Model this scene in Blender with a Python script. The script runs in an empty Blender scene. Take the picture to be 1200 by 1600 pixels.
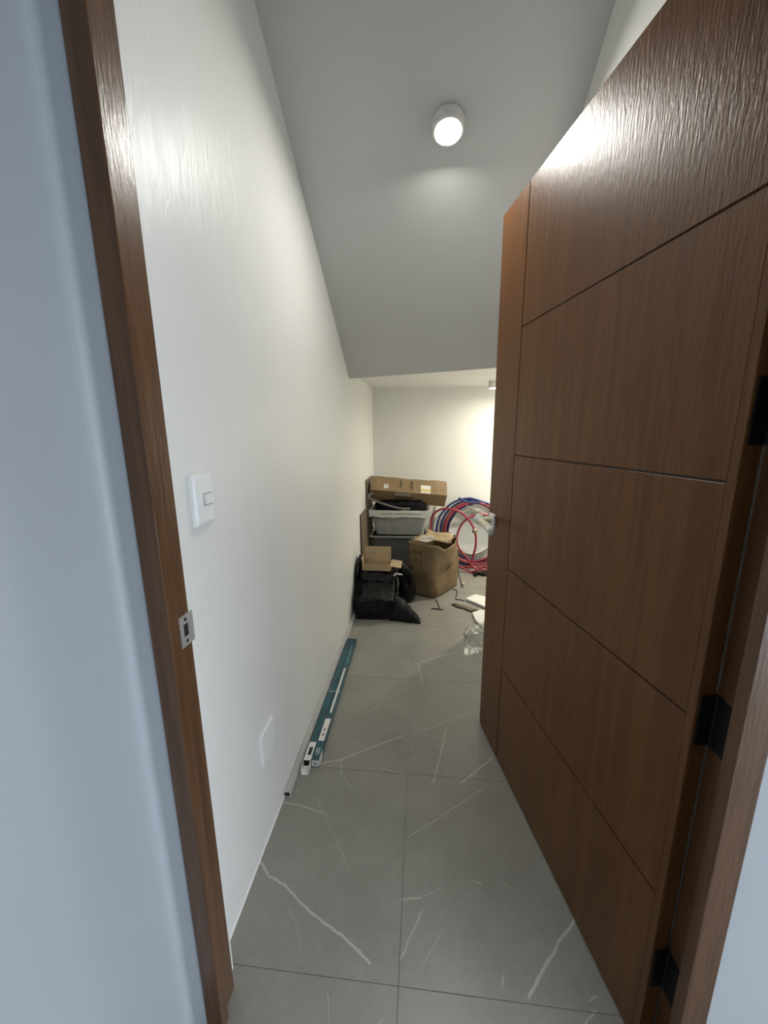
import bpy, bmesh, math, random
from mathutils import Vector, Matrix, noise, Euler

random.seed(7)
scn = bpy.context.scene
COL = scn.collection

# ------------------------------------------------------------------ camera
CAM_H = 1.334
R = ((0.99500952, 0.01127302, -0.09914123),
     (0.09935587, -0.20346032, 0.97402891),
     (-0.00919106, -0.97901829, -0.203565))
cam_d = bpy.data.cameras.new('camera')
cam = bpy.data.objects.new('camera', cam_d)
COL.objects.link(cam)
cam_d.sensor_fit = 'HORIZONTAL'
cam_d.sensor_width = 36.0
cam_d.lens = 598.0 / 1200.0 * 36.0
cam_d.clip_start = 0.02
cam.matrix_world = Matrix((
    (R[0][0], -R[0][1], -R[0][2], 0.0),
    (R[1][0], -R[1][1], -R[1][2], 0.0),
    (R[2][0], -R[2][1], -R[2][2], CAM_H),
    (0, 0, 0, 1)))
scn.camera = cam

# ------------------------------------------------------------------ world (blue daylight reaching the hall) and exposure
world = bpy.data.worlds.new('daylight')
scn.world = world
world.use_nodes = True
bg = world.node_tree.nodes['Background']
bg.inputs[0].default_value = (0.82, 0.91, 1.0, 1)
bg.inputs[1].default_value = 4.9
scn.view_settings.view_transform = 'Standard'
scn.view_settings.look = 'None'
scn.view_settings.gamma = 1.0
scn.view_settings.use_curve_mapping = False
scn.view_settings.exposure = 0.0
MAIN_LAMP = 375.0
BACK_LAMP = 105.0
FILL_LAMP = 1600.0  # strength of the unseen lamp added to brighten the far end


# ------------------------------------------------------------------ materials
def new_mat(name):
    m = bpy.data.materials.new(name)
    m.use_nodes = True
    nt = m.node_tree
    return m, nt, nt.nodes['Principled BSDF']


def link(nt, a, b):
    nt.links.new(a, b)


def coords(nt, kind='Object', scale=(1, 1, 1)):
    if kind == 'World':
        g = nt.nodes.new('ShaderNodeNewGeometry')
        out = g.outputs['Position']
    else:
        t = nt.nodes.new('ShaderNodeTexCoord')
        out = t.outputs[kind]
    mp = nt.nodes.new('ShaderNodeMapping')
    mp.inputs['Scale'].default_value = scale
    link(nt, out, mp.inputs['Vector'])
    return mp.outputs['Vector']


def noise_node(nt, vec, scale, detail=4, rough=.55, dist=0.0):
    n = nt.nodes.new('ShaderNodeTexNoise')
    n.inputs['Scale'].default_value = scale
    n.inputs['Detail'].default_value = detail
    n.inputs['Roughness'].default_value = rough
    n.inputs['Distortion'].default_value = dist
    link(nt, vec, n.inputs['Vector'])
    return n.outputs['Fac']


def ramp(nt, fac, stops):
    r = nt.nodes.new('ShaderNodeValToRGB')
    el = r.color_ramp.elements
    while len(el) < len(stops):
        el.new(.5)
    for e, (p, c) in zip(el, stops):
        e.position = p
        e.color = (*c, 1)
    link(nt, fac, r.inputs['Fac'])
    return r.outputs['Color']


def bump(nt, bsdf, height, strength, dist=.01):
    b = nt.nodes.new('ShaderNodeBump')
    b.inputs['Strength'].default_value = strength
    b.inputs['Distance'].default_value = dist
    link(nt, height, b.inputs['Height'])
    link(nt, b.outputs['Normal'], bsdf.inputs['Normal'])
    return b


def plain(name, c, rough=.5, metal=0.0, var=.08, scale=40, bmp=0.0, bscale=None, spec=.5, bd=.004):
    m, nt, b = new_mat(name)
    v = coords(nt, 'Object')
    f = noise_node(nt, v, scale)
    lo = tuple(max(0, x * (1 - var)) for x in c)
    hi = tuple(min(1, x * (1 + var)) for x in c)
    link(nt, ramp(nt, f, [(.3, lo), (.7, hi)]), b.inputs['Base Color'])
    b.inputs['Roughness'].default_value = rough
    b.inputs['Metallic'].default_value = metal
    b.inputs['Specular IOR Level'].default_value = spec
    if bmp:
        bump(nt, b, noise_node(nt, v, bscale or scale), bmp, bd)
    return m


def wall_paint(name, c, rough, trowel=.12, spec=.5):
    m, nt, b = new_mat(name)
    v = coords(nt, 'World')
    f = noise_node(nt, v, 3.0, 3)
    link(nt, ramp(nt, f, [(.35, tuple(x * .97 for x in c)), (.65, c)]), b.inputs['Base Color'])
    b.inputs['Roughness'].default_value = rough
    b.inputs['Specular IOR Level'].default_value = spec
    v1 = coords(nt, 'World', (1.0, 3.0, 1.0))
    n1 = noise_node(nt, v1, 9.0, 6, .6, 1.2)
    n2 = noise_node(nt, v, 90.0, 2, .5)
    ad = nt.nodes.new('ShaderNodeMath')
    ad.operation = 'MULTIPLY_ADD'
    link(nt, n2, ad.inputs[0])
    ad.inputs[1].default_value = .12
    link(nt, n1, ad.inputs[2])
    bump(nt, b, ad.outputs[0], trowel, .004)
    return m


def wood(name, c_dark, c_mid, c_light, rough=.36, bmp=.25):
    m, nt, b = new_mat(name)
    v = coords(nt, 'Object', (38, 38, 1.6))
    f1 = noise_node(nt, v, 1.0, 6, .6, .6)
    v2 = coords(nt, 'Object', (260, 260, 9))
    f2 = noise_node(nt, v2, 1.0, 3, .6)
    v3 = coords(nt, 'Object', (2.2, 2.2, .7))
    f3 = noise_node(nt, v3, 1.0, 3)
    mx = nt.nodes.new('ShaderNodeMath')
    mx.operation = 'MULTIPLY_ADD'
    link(nt, f2, mx.inputs[0])
    mx.inputs[1].default_value = .45
    link(nt, f1, mx.inputs[2])
    m2 = nt.nodes.new('ShaderNodeMath')
    m2.operation = 'MULTIPLY_ADD'
    link(nt, f3, m2.inputs[0])
    m2.inputs[1].default_value = .45
    link(nt, mx.outputs[0], m2.inputs[2])
    link(nt, ramp(nt, m2.outputs[0], [(.60, c_dark), (.95, c_mid), (1.0, c_light)]), b.inputs['Base Color'])
    b.inputs['Roughness'].default_value = rough
    v4 = coords(nt, 'Object', (170, 170, 26))
    f4 = noise_node(nt, v4, 1.0, 4, .6)
    bump(nt, b, f4, bmp, .003)
    return m


def cardboard(name, c):
    m, nt, b = new_mat(name)
    v = coords(nt, 'Object', (1, 1, 1))
    f = noise_node(nt, v, 9, 5)
    v2 = coords(nt, 'Object', (30, 30, 300))
    f2 = noise_node(nt, v2, 1, 2)
    mx = nt.nodes.new('ShaderNodeMath')
    mx.operation = 'MULTIPLY_ADD'
    link(nt, f2, mx.inputs[0])
    mx.inputs[1].default_value = .3
    link(nt, f, mx.inputs[2])
    link(nt, ramp(nt, mx.outputs[0], [(.4, tuple(x * .72 for x in c)), (.85, c)]), b.inputs['Base Color'])
    b.inputs['Roughness'].default_value = .62
    bump(nt, b, f, .35, .01)
    return m


def black_film(name):
    m, nt, b = new_mat(name)
    v = coords(nt, 'Object', (1, 1, 1))
    f = noise_node(nt, v, 22, 5, .6, 1.5)
    b.inputs['Base Color'].default_value = (.003, .003, .004, 1)
    b.inputs['Roughness'].default_value = .13
    b.inputs['Specular IOR Level'].default_value = .25
    bump(nt, b, f, .55, .02)
    return m


def clear_film(name):
    m, nt, b = new_mat(name)
    nt.nodes.remove(b)
    v = coords(nt, 'Object', (1, 1, 1))
    f = noise_node(nt, v, 40, 3, .6, 1.0)
    bp = nt.nodes.new('ShaderNodeBump')
    bp.inputs['Strength'].default_value = .5
    bp.inputs['Distance'].default_value = .01
    link(nt, f, bp.inputs['Height'])
    tr = nt.nodes.new('ShaderNodeBsdfTransparent')
    tr.inputs['Color'].default_value = (.985, .99, .985, 1)
    gl = nt.nodes.new('ShaderNodeBsdfGlossy')
    gl.inputs['Roughness'].default_value = .12
    gl.inputs['Color'].default_value = (.95, .96, .95, 1)
    link(nt, bp.outputs['Normal'], gl.inputs['Normal'])
    fr = nt.nodes.new('ShaderNodeFresnel')
    fr.inputs['IOR'].default_value = 1.32
    link(nt, bp.outputs['Normal'], fr.inputs['Normal'])
    mx = nt.nodes.new('ShaderNodeMixShader')
    link(nt, fr.outputs[0], mx.inputs[0])
    link(nt, tr.outputs[0], mx.inputs[1])
    link(nt, gl.outputs[0], mx.inputs[2])
    link(nt, mx.outputs[0], nt.nodes['Material Output'].inputs['Surface'])
    return m


def emit(name, c, s):
    m, nt, b = new_mat(name)
    b.inputs['Base Color'].default_value = (.9, .9, .9, 1)
    b.inputs['Emission Color'].default_value = (*c, 1)
    b.inputs['Emission Strength'].default_value = s
    return m


M = {}
M['paint'] = wall_paint('white wall paint', (.87, .87, .845), .38, .45, .32)
M['paint_low'] = wall_paint('white low ceiling paint', (.84, .84, .82), .6, .06)
M['paint_matte'] = wall_paint('white ceiling paint with shade painted in', (.66, .665, .66), .62, .06)  # greyed so the slope looks shaded, out of the downlight's reach
M['paint_hall'] = wall_paint('pale blue-grey hall paint', (.46, .49, .525), .5, .10)  # one even pale blue-grey for all the hall walls
M['door_wood'] = wood('brown door veneer', (.080, .030, .0068), (.112, .043, .0098), (.135, .054, .0135), .36, .42)
M['door_wood'].node_tree.nodes['Principled BSDF'].inputs['Specular IOR Level'].default_value = .30
M['frame_wood'] = wood('brown frame timber', (.066, .029, .012), (.096, .043, .018), (.12, .056, .024), .30, .25)
M['groove'] = plain('dark door groove', (.035, .014, .006), .6)
M['black_metal'] = plain('black hinge metal', (.005, .005, .006), .5, 0, spec=.25)
M['steel'] = plain('brushed steel', (.72, .73, .74), .38, .75, .05, 60)
M['hole'] = plain('painted hole shade', (.012, .012, .012), .8)  # near-black painted in for the shade inside holes and hollow ends
M['white_plastic'] = plain('white switch plastic', (.90, .91, .91), .28, 0, .02)
M['caulk'] = plain('white caulk', (.82, .82, .79), .55)
M['grout'] = plain('grey grout', (.25, .243, .225), .8)
M['card'] = cardboard('brown cardboard', (.30, .205, .11))
M['card_shaded'] = cardboard('brown cardboard with shade painted in', (.21, .145, .072))  # cardboard darkened for the shaded side that faces the camera
M['card_light'] = cardboard('pale inner cardboard', (.50, .37, .22))
M['card_dark'] = cardboard('dark brown board', (.20, .15, .10))  # darker brown board colour
M['film'] = black_film('black plastic film')
M['clear'] = clear_film('clear plastic film')
M['tub'] = plain('grey translucent plastic', (.42, .43, .42), .3, 0, .12, 14, .3, 10)
M['tub_dark'] = plain('dark grey plastic', (.15, .155, .155), .3, 0, .2, 14, .2, 10)
M['rim'] = plain('off white plastic', (.74, .73, .69), .4, 0, .04, 20)
M['paper'] = plain('white paper', (.80, .78, .74), .5, 0, .05, 30)
M['foil'] = plain('silvery wrapping paper', (.62, .58, .52), .25, .35, .15, 25, .6, 25)
M['ink'] = plain('dark print ink', (.022, .016, .010), .7)
M['greyink'] = plain('grey print ink', (.33, .33, .32), .7)
M['yellow'] = plain('yellow print', (.62, .52, .20), .5)
M['teal'] = plain('teal printed carton', (.018, .085, .115), .3, 0, .3, 14)
M['teal_dark'] = plain('dark teal printed carton', (.010, .045, .065), .3, 0, .3, 14)
M['teal_light'] = plain('pale teal print', (.20, .45, .45), .4)
M['trunk'] = plain('light grey plastic profile', (.50, .50, .485), .35, 0, .05, 20)
M['blue'] = plain('blue pipe plastic', (.010, .028, .15), .3, 0, .12, 20)
M['red'] = plain('red pipe plastic', (.32, .030, .048), .32, 0, .12, 20)
M['orange'] = plain('orange red pipe plastic', (.45, .085, .045), .32, 0, .12, 20)
M['brass'] = plain('dull metal', (.36, .30, .24), .4, .6)
M['rope'] = plain('dark cable sheath', (.022, .018, .012), .6)
M['masking'] = plain('cream masking tape', (.74, .68, .50), .55, 0, .12, 30, .6, 60)
M['wrap'] = plain('white wrapping film', (.82, .80, .76), .28, 0, .08, 30, .7, 70)
M['greytube'] = plain('grey flexible conduit', (.16, .155, .145), .45)
M['foam'] = plain('white foam board', (.82, .82, .78), .6, 0, .04, 40)
M['basin'] = plain('white enamel', (.50, .52, .52), .25, 0, .05, 12)
M['lamp_body'] = plain('white lamp housing', (.80, .80, .78), .4)
M['main_glow'] = emit('cool white lamp glow', (1.0, .985, .92), MAIN_LAMP)
M['fill_glow'] = emit('warm glow of added fill lamp', (1.0, .94, .78), FILL_LAMP)  # glow of the added, unseen lamp
M['back_glow'] = emit('warm white lamp glow', (1.0, .94, .78), BACK_LAMP)


# ------------------------------------------------------------------ mesh helpers
class MB:
    def __init__(self):
        self.v = []
        self.f = []

    def add(self, vs, fs):
        o = len(self.v)
        self.v += [tuple(p) for p in vs]
        self.f += [tuple(i + o for i in f) for f in fs]
        return self

    def box(self, x0, x1, y0, y1, z0, z1):
        vs = [(x, y, z) for z in (z0, z1) for y in (y0, y1) for x in (x0, x1)]
        return self.add(vs, [(0, 2, 3, 1), (4, 5, 7, 6), (0, 1, 5, 4), (2, 6, 7, 3), (0, 4, 6, 2), (1, 3, 7, 5)])

    def obox(self, c, s, rot):
        m = rot if isinstance(rot, Matrix) else Euler(rot).to_matrix()
        h = [a / 2 for a in s]
        vs = [m @ Vector((x, y, z)) + Vector(c) for z in (-h[2], h[2]) for y in (-h[1], h[1]) for x in (-h[0], h[0])]
        return self.add(vs, [(0, 2, 3, 1), (4, 5, 7, 6), (0, 1, 5, 4), (2, 6, 7, 3), (0, 4, 6, 2), (1, 3, 7, 5)])

    def prism(self, poly, z0, z1):
        n = len(poly)
        vs = [(x, y, z0) for x, y in poly] + [(x, y, z1) for x, y in poly]
        fs = [tuple(range(n))[::-1], tuple(range(n, 2 * n))]
        fs += [(i, (i + 1) % n, n + (i + 1) % n, n + i) for i in range(n)]
        return self.add(vs, fs)

    def tube(self, path, r, n=10, closed=False):
        P = [Vector(p) for p in path]
        m = len(P)
        rs = r if isinstance(r, (list, tuple)) else [r] * m
        T = []
        for i in range(m):
            if closed:
                t = P[(i + 1) % m] - P[i - 1]
            else:
                t = P[min(i + 1, m - 1)] - P[max(i - 1, 0)]
            T.append(t.normalized())
        ref = Vector((0, 0, 1)) if abs(T[0].z) < .9 else Vector((1, 0, 0))
        u = (ref - T[0] * ref.dot(T[0])).normalized()
        vs = []
        for i in range(m):
            u = (u - T[i] * u.dot(T[i])).normalized()
            w = T[i].cross(u)
            for k in range(n):
                a = 2 * math.pi * k / n
                vs.append(P[i] + (u * math.cos(a) + w * math.sin(a)) * rs[i])
        fs = []
        for i in range(m if closed else m - 1):
            for k in range(n):
                a, b = i * n + k, i * n + (k + 1) % n
                c, d = ((i + 1) % m) * n + (k + 1) % n, ((i + 1) % m) * n + k
                fs.append((a, b, c, d))
        if not closed:
            fs.append(tuple(range(n))[::-1])
            fs.append(tuple(range((m - 1) * n, m * n)))
        return self.add(vs, fs)

    def lathe(self, prof, n=32, mat=None):
        mt = mat or Matrix()
        vs, fs = [], []
        m = len(prof)
        for r, z in prof:
            for k in range(n):
                a = 2 * math.pi * k / n
                vs.append(mt @ Vector((r * math.cos(a), r * math.sin(a), z)))
        for i in range(m - 1):
            for k in range(n):
                fs.append((i * n + k, i * n + (k + 1) % n, (i + 1) * n + (k + 1) % n, (i + 1) * n + k))
        fs.append(tuple(range(n))[::-1])
        fs.append(tuple(range((m - 1) * n, m * n)))
        return self.add(vs, fs)

    def grid(self, fn, nu, nv):
        vs = [fn(i / nu, j / nv) for j in range(nv + 1) for i in range(nu + 1)]
        fs = [(j * (nu + 1) + i, j * (nu + 1) + i + 1, (j + 1) * (nu + 1) + i + 1, (j + 1) * (nu + 1) + i)
              for j in range(nv) for i in range(nu)]
        return self.add(vs, fs)

    def obj(self, name, mat, parent=None, smooth=False, bevel=0.0, seg=2, solid=0.0, subsurf=0, fixn=True):
        me = bpy.data.meshes.new(name)
        me.from_pydata(self.v, [], self.f)
        if fixn:
            bm = bmesh.new()
            bm.from_mesh(me)
            bmesh.ops.recalc_face_normals(bm, faces=bm.faces)
            bm.to_mesh(me)
            bm.free()
        me.materials.append(mat)
        if smooth:
            for p in me.polygons:
                p.use_smooth = True
        o = bpy.data.objects.new(name, me)
        COL.objects.link(o)
        if parent:
            o.parent = parent
        if solid:
            s = o.modifiers.new('thickness', 'SOLIDIFY')
            s.thickness = solid
            s.offset = 0
        if bevel:
            b = o.modifiers.new('bevel', 'BEVEL')
            b.width = bevel
            b.segments = seg
            b.limit_method = 'ANGLE'
            b.angle_limit = math.radians(40)
        if subsurf:
            s = o.modifiers.new('subsurf', 'SUBSURF')
            s.levels = s.render_levels = subsurf
        return o


def tag(o, label, cat, group=None, kind=None):
    o['label'] = label
    o['category'] = cat
    if group:
        o['group'] = group
    if kind:
        o['kind'] = kind
    return o


def empty(name, loc=(0, 0, 0), rz=0.0):
    o = bpy.data.objects.new(name, None)
    o.empty_display_size = .05
    COL.objects.link(o)
    o.location = loc
    o.rotation_euler = (0, 0, rz)
    return o


def part_label(o, text):
    o['label'] = text
    return o


def spline(pts, sub=8, closed=False):
    P = [Vector(p) for p in pts]
    n = len(P)
    out = []
    rng = range(n) if closed else range(n - 1)
    for i in rng:
        if closed:
            p0, p1, p2, p3 = P[i - 1], P[i], P[(i + 1) % n], P[(i + 2) % n]
        else:
            p0, p1, p2, p3 = P[max(i - 1, 0)], P[i], P[i + 1], P[min(i + 2, n - 1)]
        for k in range(sub):
            t = k / sub
            out.append(.5 * ((2 * p1) + (p2 - p0) * t + (2 * p0 - 5 * p1 + 4 * p2 - p3) * t * t
                             + (3 * p1 - p0 - 3 * p2 + p3) * t ** 3))
    if not closed:
        out.append(P[-1])
    return out


def text_mesh(name, body, size, mat, matrix, parent, squash=1.0):
    cu = bpy.data.curves.new(name, 'FONT')
    cu.body = body
    cu.size = size
    cu.align_x = 'CENTER'
    cu.align_y = 'CENTER'
    cu.extrude = .0002
    tmp = bpy.data.objects.new(name + '_curve', cu)
    COL.objects.link(tmp)
    dg = bpy.context.evaluated_depsgraph_get()
    me = bpy.data.meshes.new_from_object(tmp.evaluated_get(dg))
    bpy.data.objects.remove(tmp)
    me.transform(matrix @ Matrix.Diagonal((squash, 1, 1, 1)))
    me.materials.clear()
    me.materials.append(mat)
    o = bpy.data.objects.new(name, me)
    COL.objects.link(o)
    o.parent = parent
    return o


def frame_matrix(origin, xdir, ydir):
    x = Vector(xdir).normalized()
    y = Vector(ydir)
    y = (y - x * y.dot(x)).normalized()
    z = x.cross(y)
    m = Matrix((x, y, z)).transposed().to_4x4()
    m.translation = Vector(origin)
    return m


# ------------------------------------------------------------------ the setting
WL = -0.504         # left wall face
WR = 0.53           # right wall face (under the slope)
YB = 3.92           # back wall face
YF = 0.574          # hall-side face of the door wall
YI = 0.660          # room-side face of the door wall
ZC = 1.76           # flat ceiling at the far end
SL = 0.65           # slope of the stair soffit


def zslope(y):
    return 1.76 + SL * (2.6 - y)


tag(MB().box(-2.2, 2.2, -2.6, 4.1, -.12, -.0012).obj('floor', M['grout']),
    'grey stone-look tiled floor running through the doorway', 'floor', kind='structure')
floor = bpy.data.objects['floor']

VEINS = [
    (0.0032, 0.9, [(-0.503, 0.923), (-0.458, 0.886), (-0.394, 0.863), (-0.338, 0.828), (-0.271, 0.792), (-0.202, 0.765), (-0.154, 0.74), (-0.12, 0.718)]),
    (0.0012, 0.35, [(-0.371, 0.813), (-0.338, 0.783), (-0.302, 0.726)]),
    (0.0022, 0.7, [(-0.505, 1.123), (-0.43, 1.117), (-0.341, 1.096)]),
    (0.0014, 0.35, [(-0.381, 1.154), (-0.341, 1.096), (-0.261, 0.994), (-0.215, 0.923)]),
    (0.0026, 0.8, [(-0.414, 1.296), (-0.32, 1.33), (-0.208, 1.4), (-0.079, 1.476)]),
    (0.0022, 0.35, [(-0.036, 1.491), (0.102, 1.569), (0.294, 1.68)]),
    (0.0022, 0.6, [(-0.324, 1.323), (-0.31, 1.257)]),
    (0.0015, 0.4, [(-0.294, 1.244), (-0.256, 1.205)]),
    (0.002, 0.4, [(-0.155, 1.301), (-0.048, 1.281)]),
    (0.0022, 0.7, [(0.121, 1.539), (0.095, 1.42), (0.057, 1.256)]),
    (0.0028, 0.8, [(0.161, 1.26), (0.231, 1.327), (0.305, 1.393)]),
    (0.0015, 0.5, [(0.2, 1.283), (0.268, 1.355), (0.293, 1.385)]),
    (0.0018, 0.55, [(-0.034, 1.04), (0.081, 1.123), (0.25, 1.252)]),
    (0.002, 0.7, [(-0.048, 0.861), (0.008, 0.873)]),
    (0.0015, 0.35, [(0.008, 0.873), (0.042, 0.887), (0.07, 0.901)]),
    (0.0018, 0.7, [(-0.044, 0.731), (-0.021, 0.778), (0.014, 0.843)]),
    (0.0012, 0.4, [(0.017, 0.733), (0.048, 0.772), (0.07, 0.807)]),
    (0.0034, 0.9, [(0.434, 0.856), (0.379, 0.81), (0.332, 0.761), (0.299, 0.728), (0.27, 0.694)]),
    (0.0018, 0.5, [(0.159, 0.933), (0.19, 0.924)]),
    (0.0016, 0.4, [(0.254, 0.935), (0.271, 0.925)]),
    (0.0018, 0.5, [(0.208, 0.708), (0.214, 0.726)]),
    (0.003, 0.7, [(-0.011, 2.045), (0.088, 2.099), (0.229, 2.188)]),
    (0.003, 0.6, [(-0.015, 2.045), (0.012, 1.846)]),
    (0.001, 0.5, [(-0.216, 0.657), (-0.201, 0.61)]),
    (0.0012, 0.5, [(-0.089, 0.617), (-0.075, 0.627)]),
    (0.002, 0.6, [(0.387, 0.663), (0.417, 0.686)]),
    (0.0016, 0.5, [(0.409, 0.7), (0.432, 0.711)]),
    (0.004, 0.3, [(-0.45, 2.383), (-0.397, 2.478), (-0.335, 2.531)]),
    (0.003, 0.3, [(-0.266, 1.6), (-0.12, 1.752), (-0.069, 1.807)]),
    (0.003, 0.3, [(0.24, 2.316), (0.382, 2.453)]),
]


def tile_material(idx, segs):
    """Grey porcelain with the pale veins that run through this tile."""
    m, nt, b = new_mat('grey porcelain tile %02d' % idx)
    pos = coords(nt, 'World')
    f1 = noise_node(nt, pos, 4.0, 6, .65)
    f2 = noise_node(nt, pos, 60.0, 4, .6)
    mx = nt.nodes.new('ShaderNodeMath')
    mx.operation = 'MULTIPLY_ADD'
    link(nt, f2, mx.inputs[0])
    mx.inputs[1].default_value = .35
    link(nt, f1, mx.inputs[2])
    base = ramp(nt, mx.outputs[0], [(.45, (.235, .226, .198)), (.9, (.315, .304, .270))])
    acc = None
    if segs:
        nz = nt.nodes.new('ShaderNodeTexNoise')
        nz.inputs['Scale'].default_value = 45
        nz.inputs['Detail'].default_value = 4
        link(nt, pos, nz.inputs['Vector'])
        ma = nt.nodes.new('ShaderNodeVectorMath')
        ma.operation = 'MULTIPLY_ADD'
        link(nt, nz.outputs['Color'], ma.inputs[0])
        ma.inputs[1].default_value = (.012, .012, 0)
        link(nt, pos, ma.inputs[2])
        for (w, s, a, c) in segs:
            A = Vector((a[0] + .006, a[1] + .006, 0))
            D = Vector((c[0] - a[0], c[1] - a[1], 0))
            sub = nt.nodes.new('ShaderNodeVectorMath')
            sub.operation = 'SUBTRACT'
            link(nt, ma.outputs[0], sub.inputs[0])
            sub.inputs[1].default_value = A
            dot = nt.nodes.new('ShaderNodeVectorMath')
            dot.operation = 'DOT_PRODUCT'
            link(nt, sub.outputs[0], dot.inputs[0])
            dot.inputs[1].default_value = D / max(D.length_squared, 1e-6)
            cl = nt.nodes.new('ShaderNodeClamp')
            link(nt, dot.outputs['Value'], cl.inputs[0])
            sc = nt.nodes.new('ShaderNodeVectorMath')
            sc.operation = 'SCALE'
            sc.inputs[0].default_value = D
            link(nt, cl.outputs[0], sc.inputs['Scale'])
            ds = nt.nodes.new('ShaderNodeVectorMath')
            ds.operation = 'DISTANCE'
            link(nt, sub.outputs[0], ds.inputs[0])
            link(nt, sc.outputs[0], ds.inputs[1])
            mr = nt.nodes.new('ShaderNodeMapRange')
            mr.interpolation_type = 'SMOOTHSTEP'
            mr.inputs['From Min'].default_value = w * 1.5
            mr.inputs['From Max'].default_value = w * .5
            mr.inputs['To Min'].default_value = 0
            mr.inputs['To Max'].default_value = s
            link(nt, ds.outputs['Value'], mr.inputs['Value'])
            if acc is None:
                acc = mr.outputs[0]
            else:
                mm = nt.nodes.new('ShaderNodeMath')
                mm.operation = 'MAXIMUM'
                link(nt, acc, mm.inputs[0])
                link(nt, mr.outputs[0], mm.inputs[1])
                acc = mm.outputs[0]
        mix = nt.nodes.new('ShaderNodeMix')
        mix.data_type = 'RGBA'
        link(nt, acc, mix.inputs['Factor'])
        link(nt, base, mix.inputs[6])
        mix.inputs[7].default_value = (.52, .50, .45, 1)
        base = mix.outputs[2]
    link(nt, base, b.inputs['Base Color'])
    b.inputs['Roughness'].default_value = .36
    bump(nt, b, f2, .06, .002)
    return m


SEGS = [(w, s, pl[i], pl[i + 1]) for w, s, pl in VEINS for i in range(len(pl) - 1)]
plain_tile = tile_material(0, [])
JX = [-.045 + .6 * k for k in range(-3, 5)]
JY = [.683 + .6 * k for k in range(-5, 7)]
g = .0008
ti = 0
for i in range(len(JX) - 1):
    for j in range(len(JY) - 1):
        x0, x1, y0, y1 = JX[i], JX[i + 1], JY[j], JY[j + 1]
        inroom = y0 > .6
        cx0, cx1 = x0, x1
        if inroom:
            if x1 <= WL + .01:
                continue
            cx0 = max(x0, WL - .01)
            lim = WR + .01 if y1 < 2.7 else 1.66
            if cx0 >= lim:
                continue
            cx1 = min(x1, lim)
        cy1 = min(y1, YB + .005)
        if cy1 <= y0:
            continue
        ss = [q for q in SEGS if min(q[2][0], q[3][0]) < x1 + .01 and max(q[2][0], q[3][0]) > x0 - .01
              and min(q[2][1], q[3][1]) < y1 + .01 and max(q[2][1], q[3][1]) > y0 - .01]
        ti += 1
        MB().box(cx0 + g, cx1 - g, y0 + g, cy1 - g, -.006, 0).obj(
            'floor_tile', tile_material(ti, ss) if ss else plain_tile, floor, bevel=.0004, seg=1)

# left wall of the store and its caulked foot
wl = tag(MB().box(WL - .14, WL, YI - .02, 4.06, -.02, 3.12).obj('wall_left', M['paint']),
         'long glossy white wall on the left of the store room', 'wall', kind='structure')
MB().prism([(WL - .001, 0), (WL + .004, 0), (WL - .001, .006)], 0, YB - YI).obj('caulk_bead', M['caulk'], wl)
cb = [c for c in wl.children][0]
cb.rotation_euler = (math.radians(90), 0, 0)
cb.location = (0, YB, 0)

tag(MB().box(WL - .14, 1.84, YB, YB + .14, -.02, 2.0).obj('wall_back', M['paint']),
    'white wall at the far end of the store', 'wall', kind='structure')
tag(MB().box(WR, 1.82, YI - .02, 2.66, -.02, 3.12).obj('wall_right', M['paint']),
    'white wall behind the open brown door', 'wall', kind='structure')
tag(MB().box(1.70, 1.84, 2.66, YB, -.02, 2.0).obj('wall_far_right', M['paint']),
    'white side wall of the low far end, behind the open door', 'wall', kind='structure')

# ceiling: sloping stair soffit, small drop, then the low flat part
yl, yr = 2.70, 2.62
cm = MB()
x0, x1 = WL - .14, 1.84


def ye(x):
    return yl + (yr - yl) * (x - WL) / (.5 - WL)


vs = []
for x in (x0, x1):
    e = min(max(ye(x), 2.56), 2.71)
    vs += [(x, YI - .05, zslope(YI - .05)), (x, e, zslope(e)), (x, e, ZC), (x, YB + .02, ZC),
           (x, YB + .02, ZC + .2), (x, e, ZC + .2), (x, YI - .05, zslope(YI - .05) + .2)]
vl = [vs[q] for q in (2, 3, 4, 5, 9, 10, 11, 12)]
tag(MB().add(vl, [(0, 1, 2, 3), (7, 6, 5, 4), (0, 4, 5, 1), (1, 5, 6, 2), (2, 6, 7, 3), (3, 7, 4, 0)]).obj('ceiling_low', M['paint_low']),
    'low flat white ceiling over the far end of the store', 'ceiling', kind='structure')
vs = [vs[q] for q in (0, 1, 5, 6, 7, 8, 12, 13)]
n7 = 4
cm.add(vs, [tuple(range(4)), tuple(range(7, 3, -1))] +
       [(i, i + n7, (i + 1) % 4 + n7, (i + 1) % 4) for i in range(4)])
tag(cm.obj('ceiling', M['paint_matte']), 'sloping white underside of the stairs, shade greyed into its paint', 'ceiling', kind='structure')

# door wall (hall side): left, right and above the frame
OX0, OX1 = -.474, .549      # outer edges of the frame
XH = -.517          # hall side wall, meeting the door wall in a soft corner just left of the frame
fil = [(XH + .014 - .014 * math.sin(math.radians(90 * k / 6)), YF - .014 + .014 * math.cos(math.radians(90 * k / 6))) for k in range(7)]
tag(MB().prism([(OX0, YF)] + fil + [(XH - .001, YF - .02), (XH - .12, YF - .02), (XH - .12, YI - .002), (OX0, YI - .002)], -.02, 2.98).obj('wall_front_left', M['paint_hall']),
    'narrow strip of pale blue-grey wall left of the brown door frame', 'wall', kind='structure')
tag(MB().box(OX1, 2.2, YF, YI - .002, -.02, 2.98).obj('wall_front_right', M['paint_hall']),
    'pale blue-grey hall wall right of the brown door frame', 'wall', kind='structure')
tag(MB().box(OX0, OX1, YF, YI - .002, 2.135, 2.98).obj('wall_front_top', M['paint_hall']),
    'white wall above the brown door frame', 'wall', kind='structure')
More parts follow.
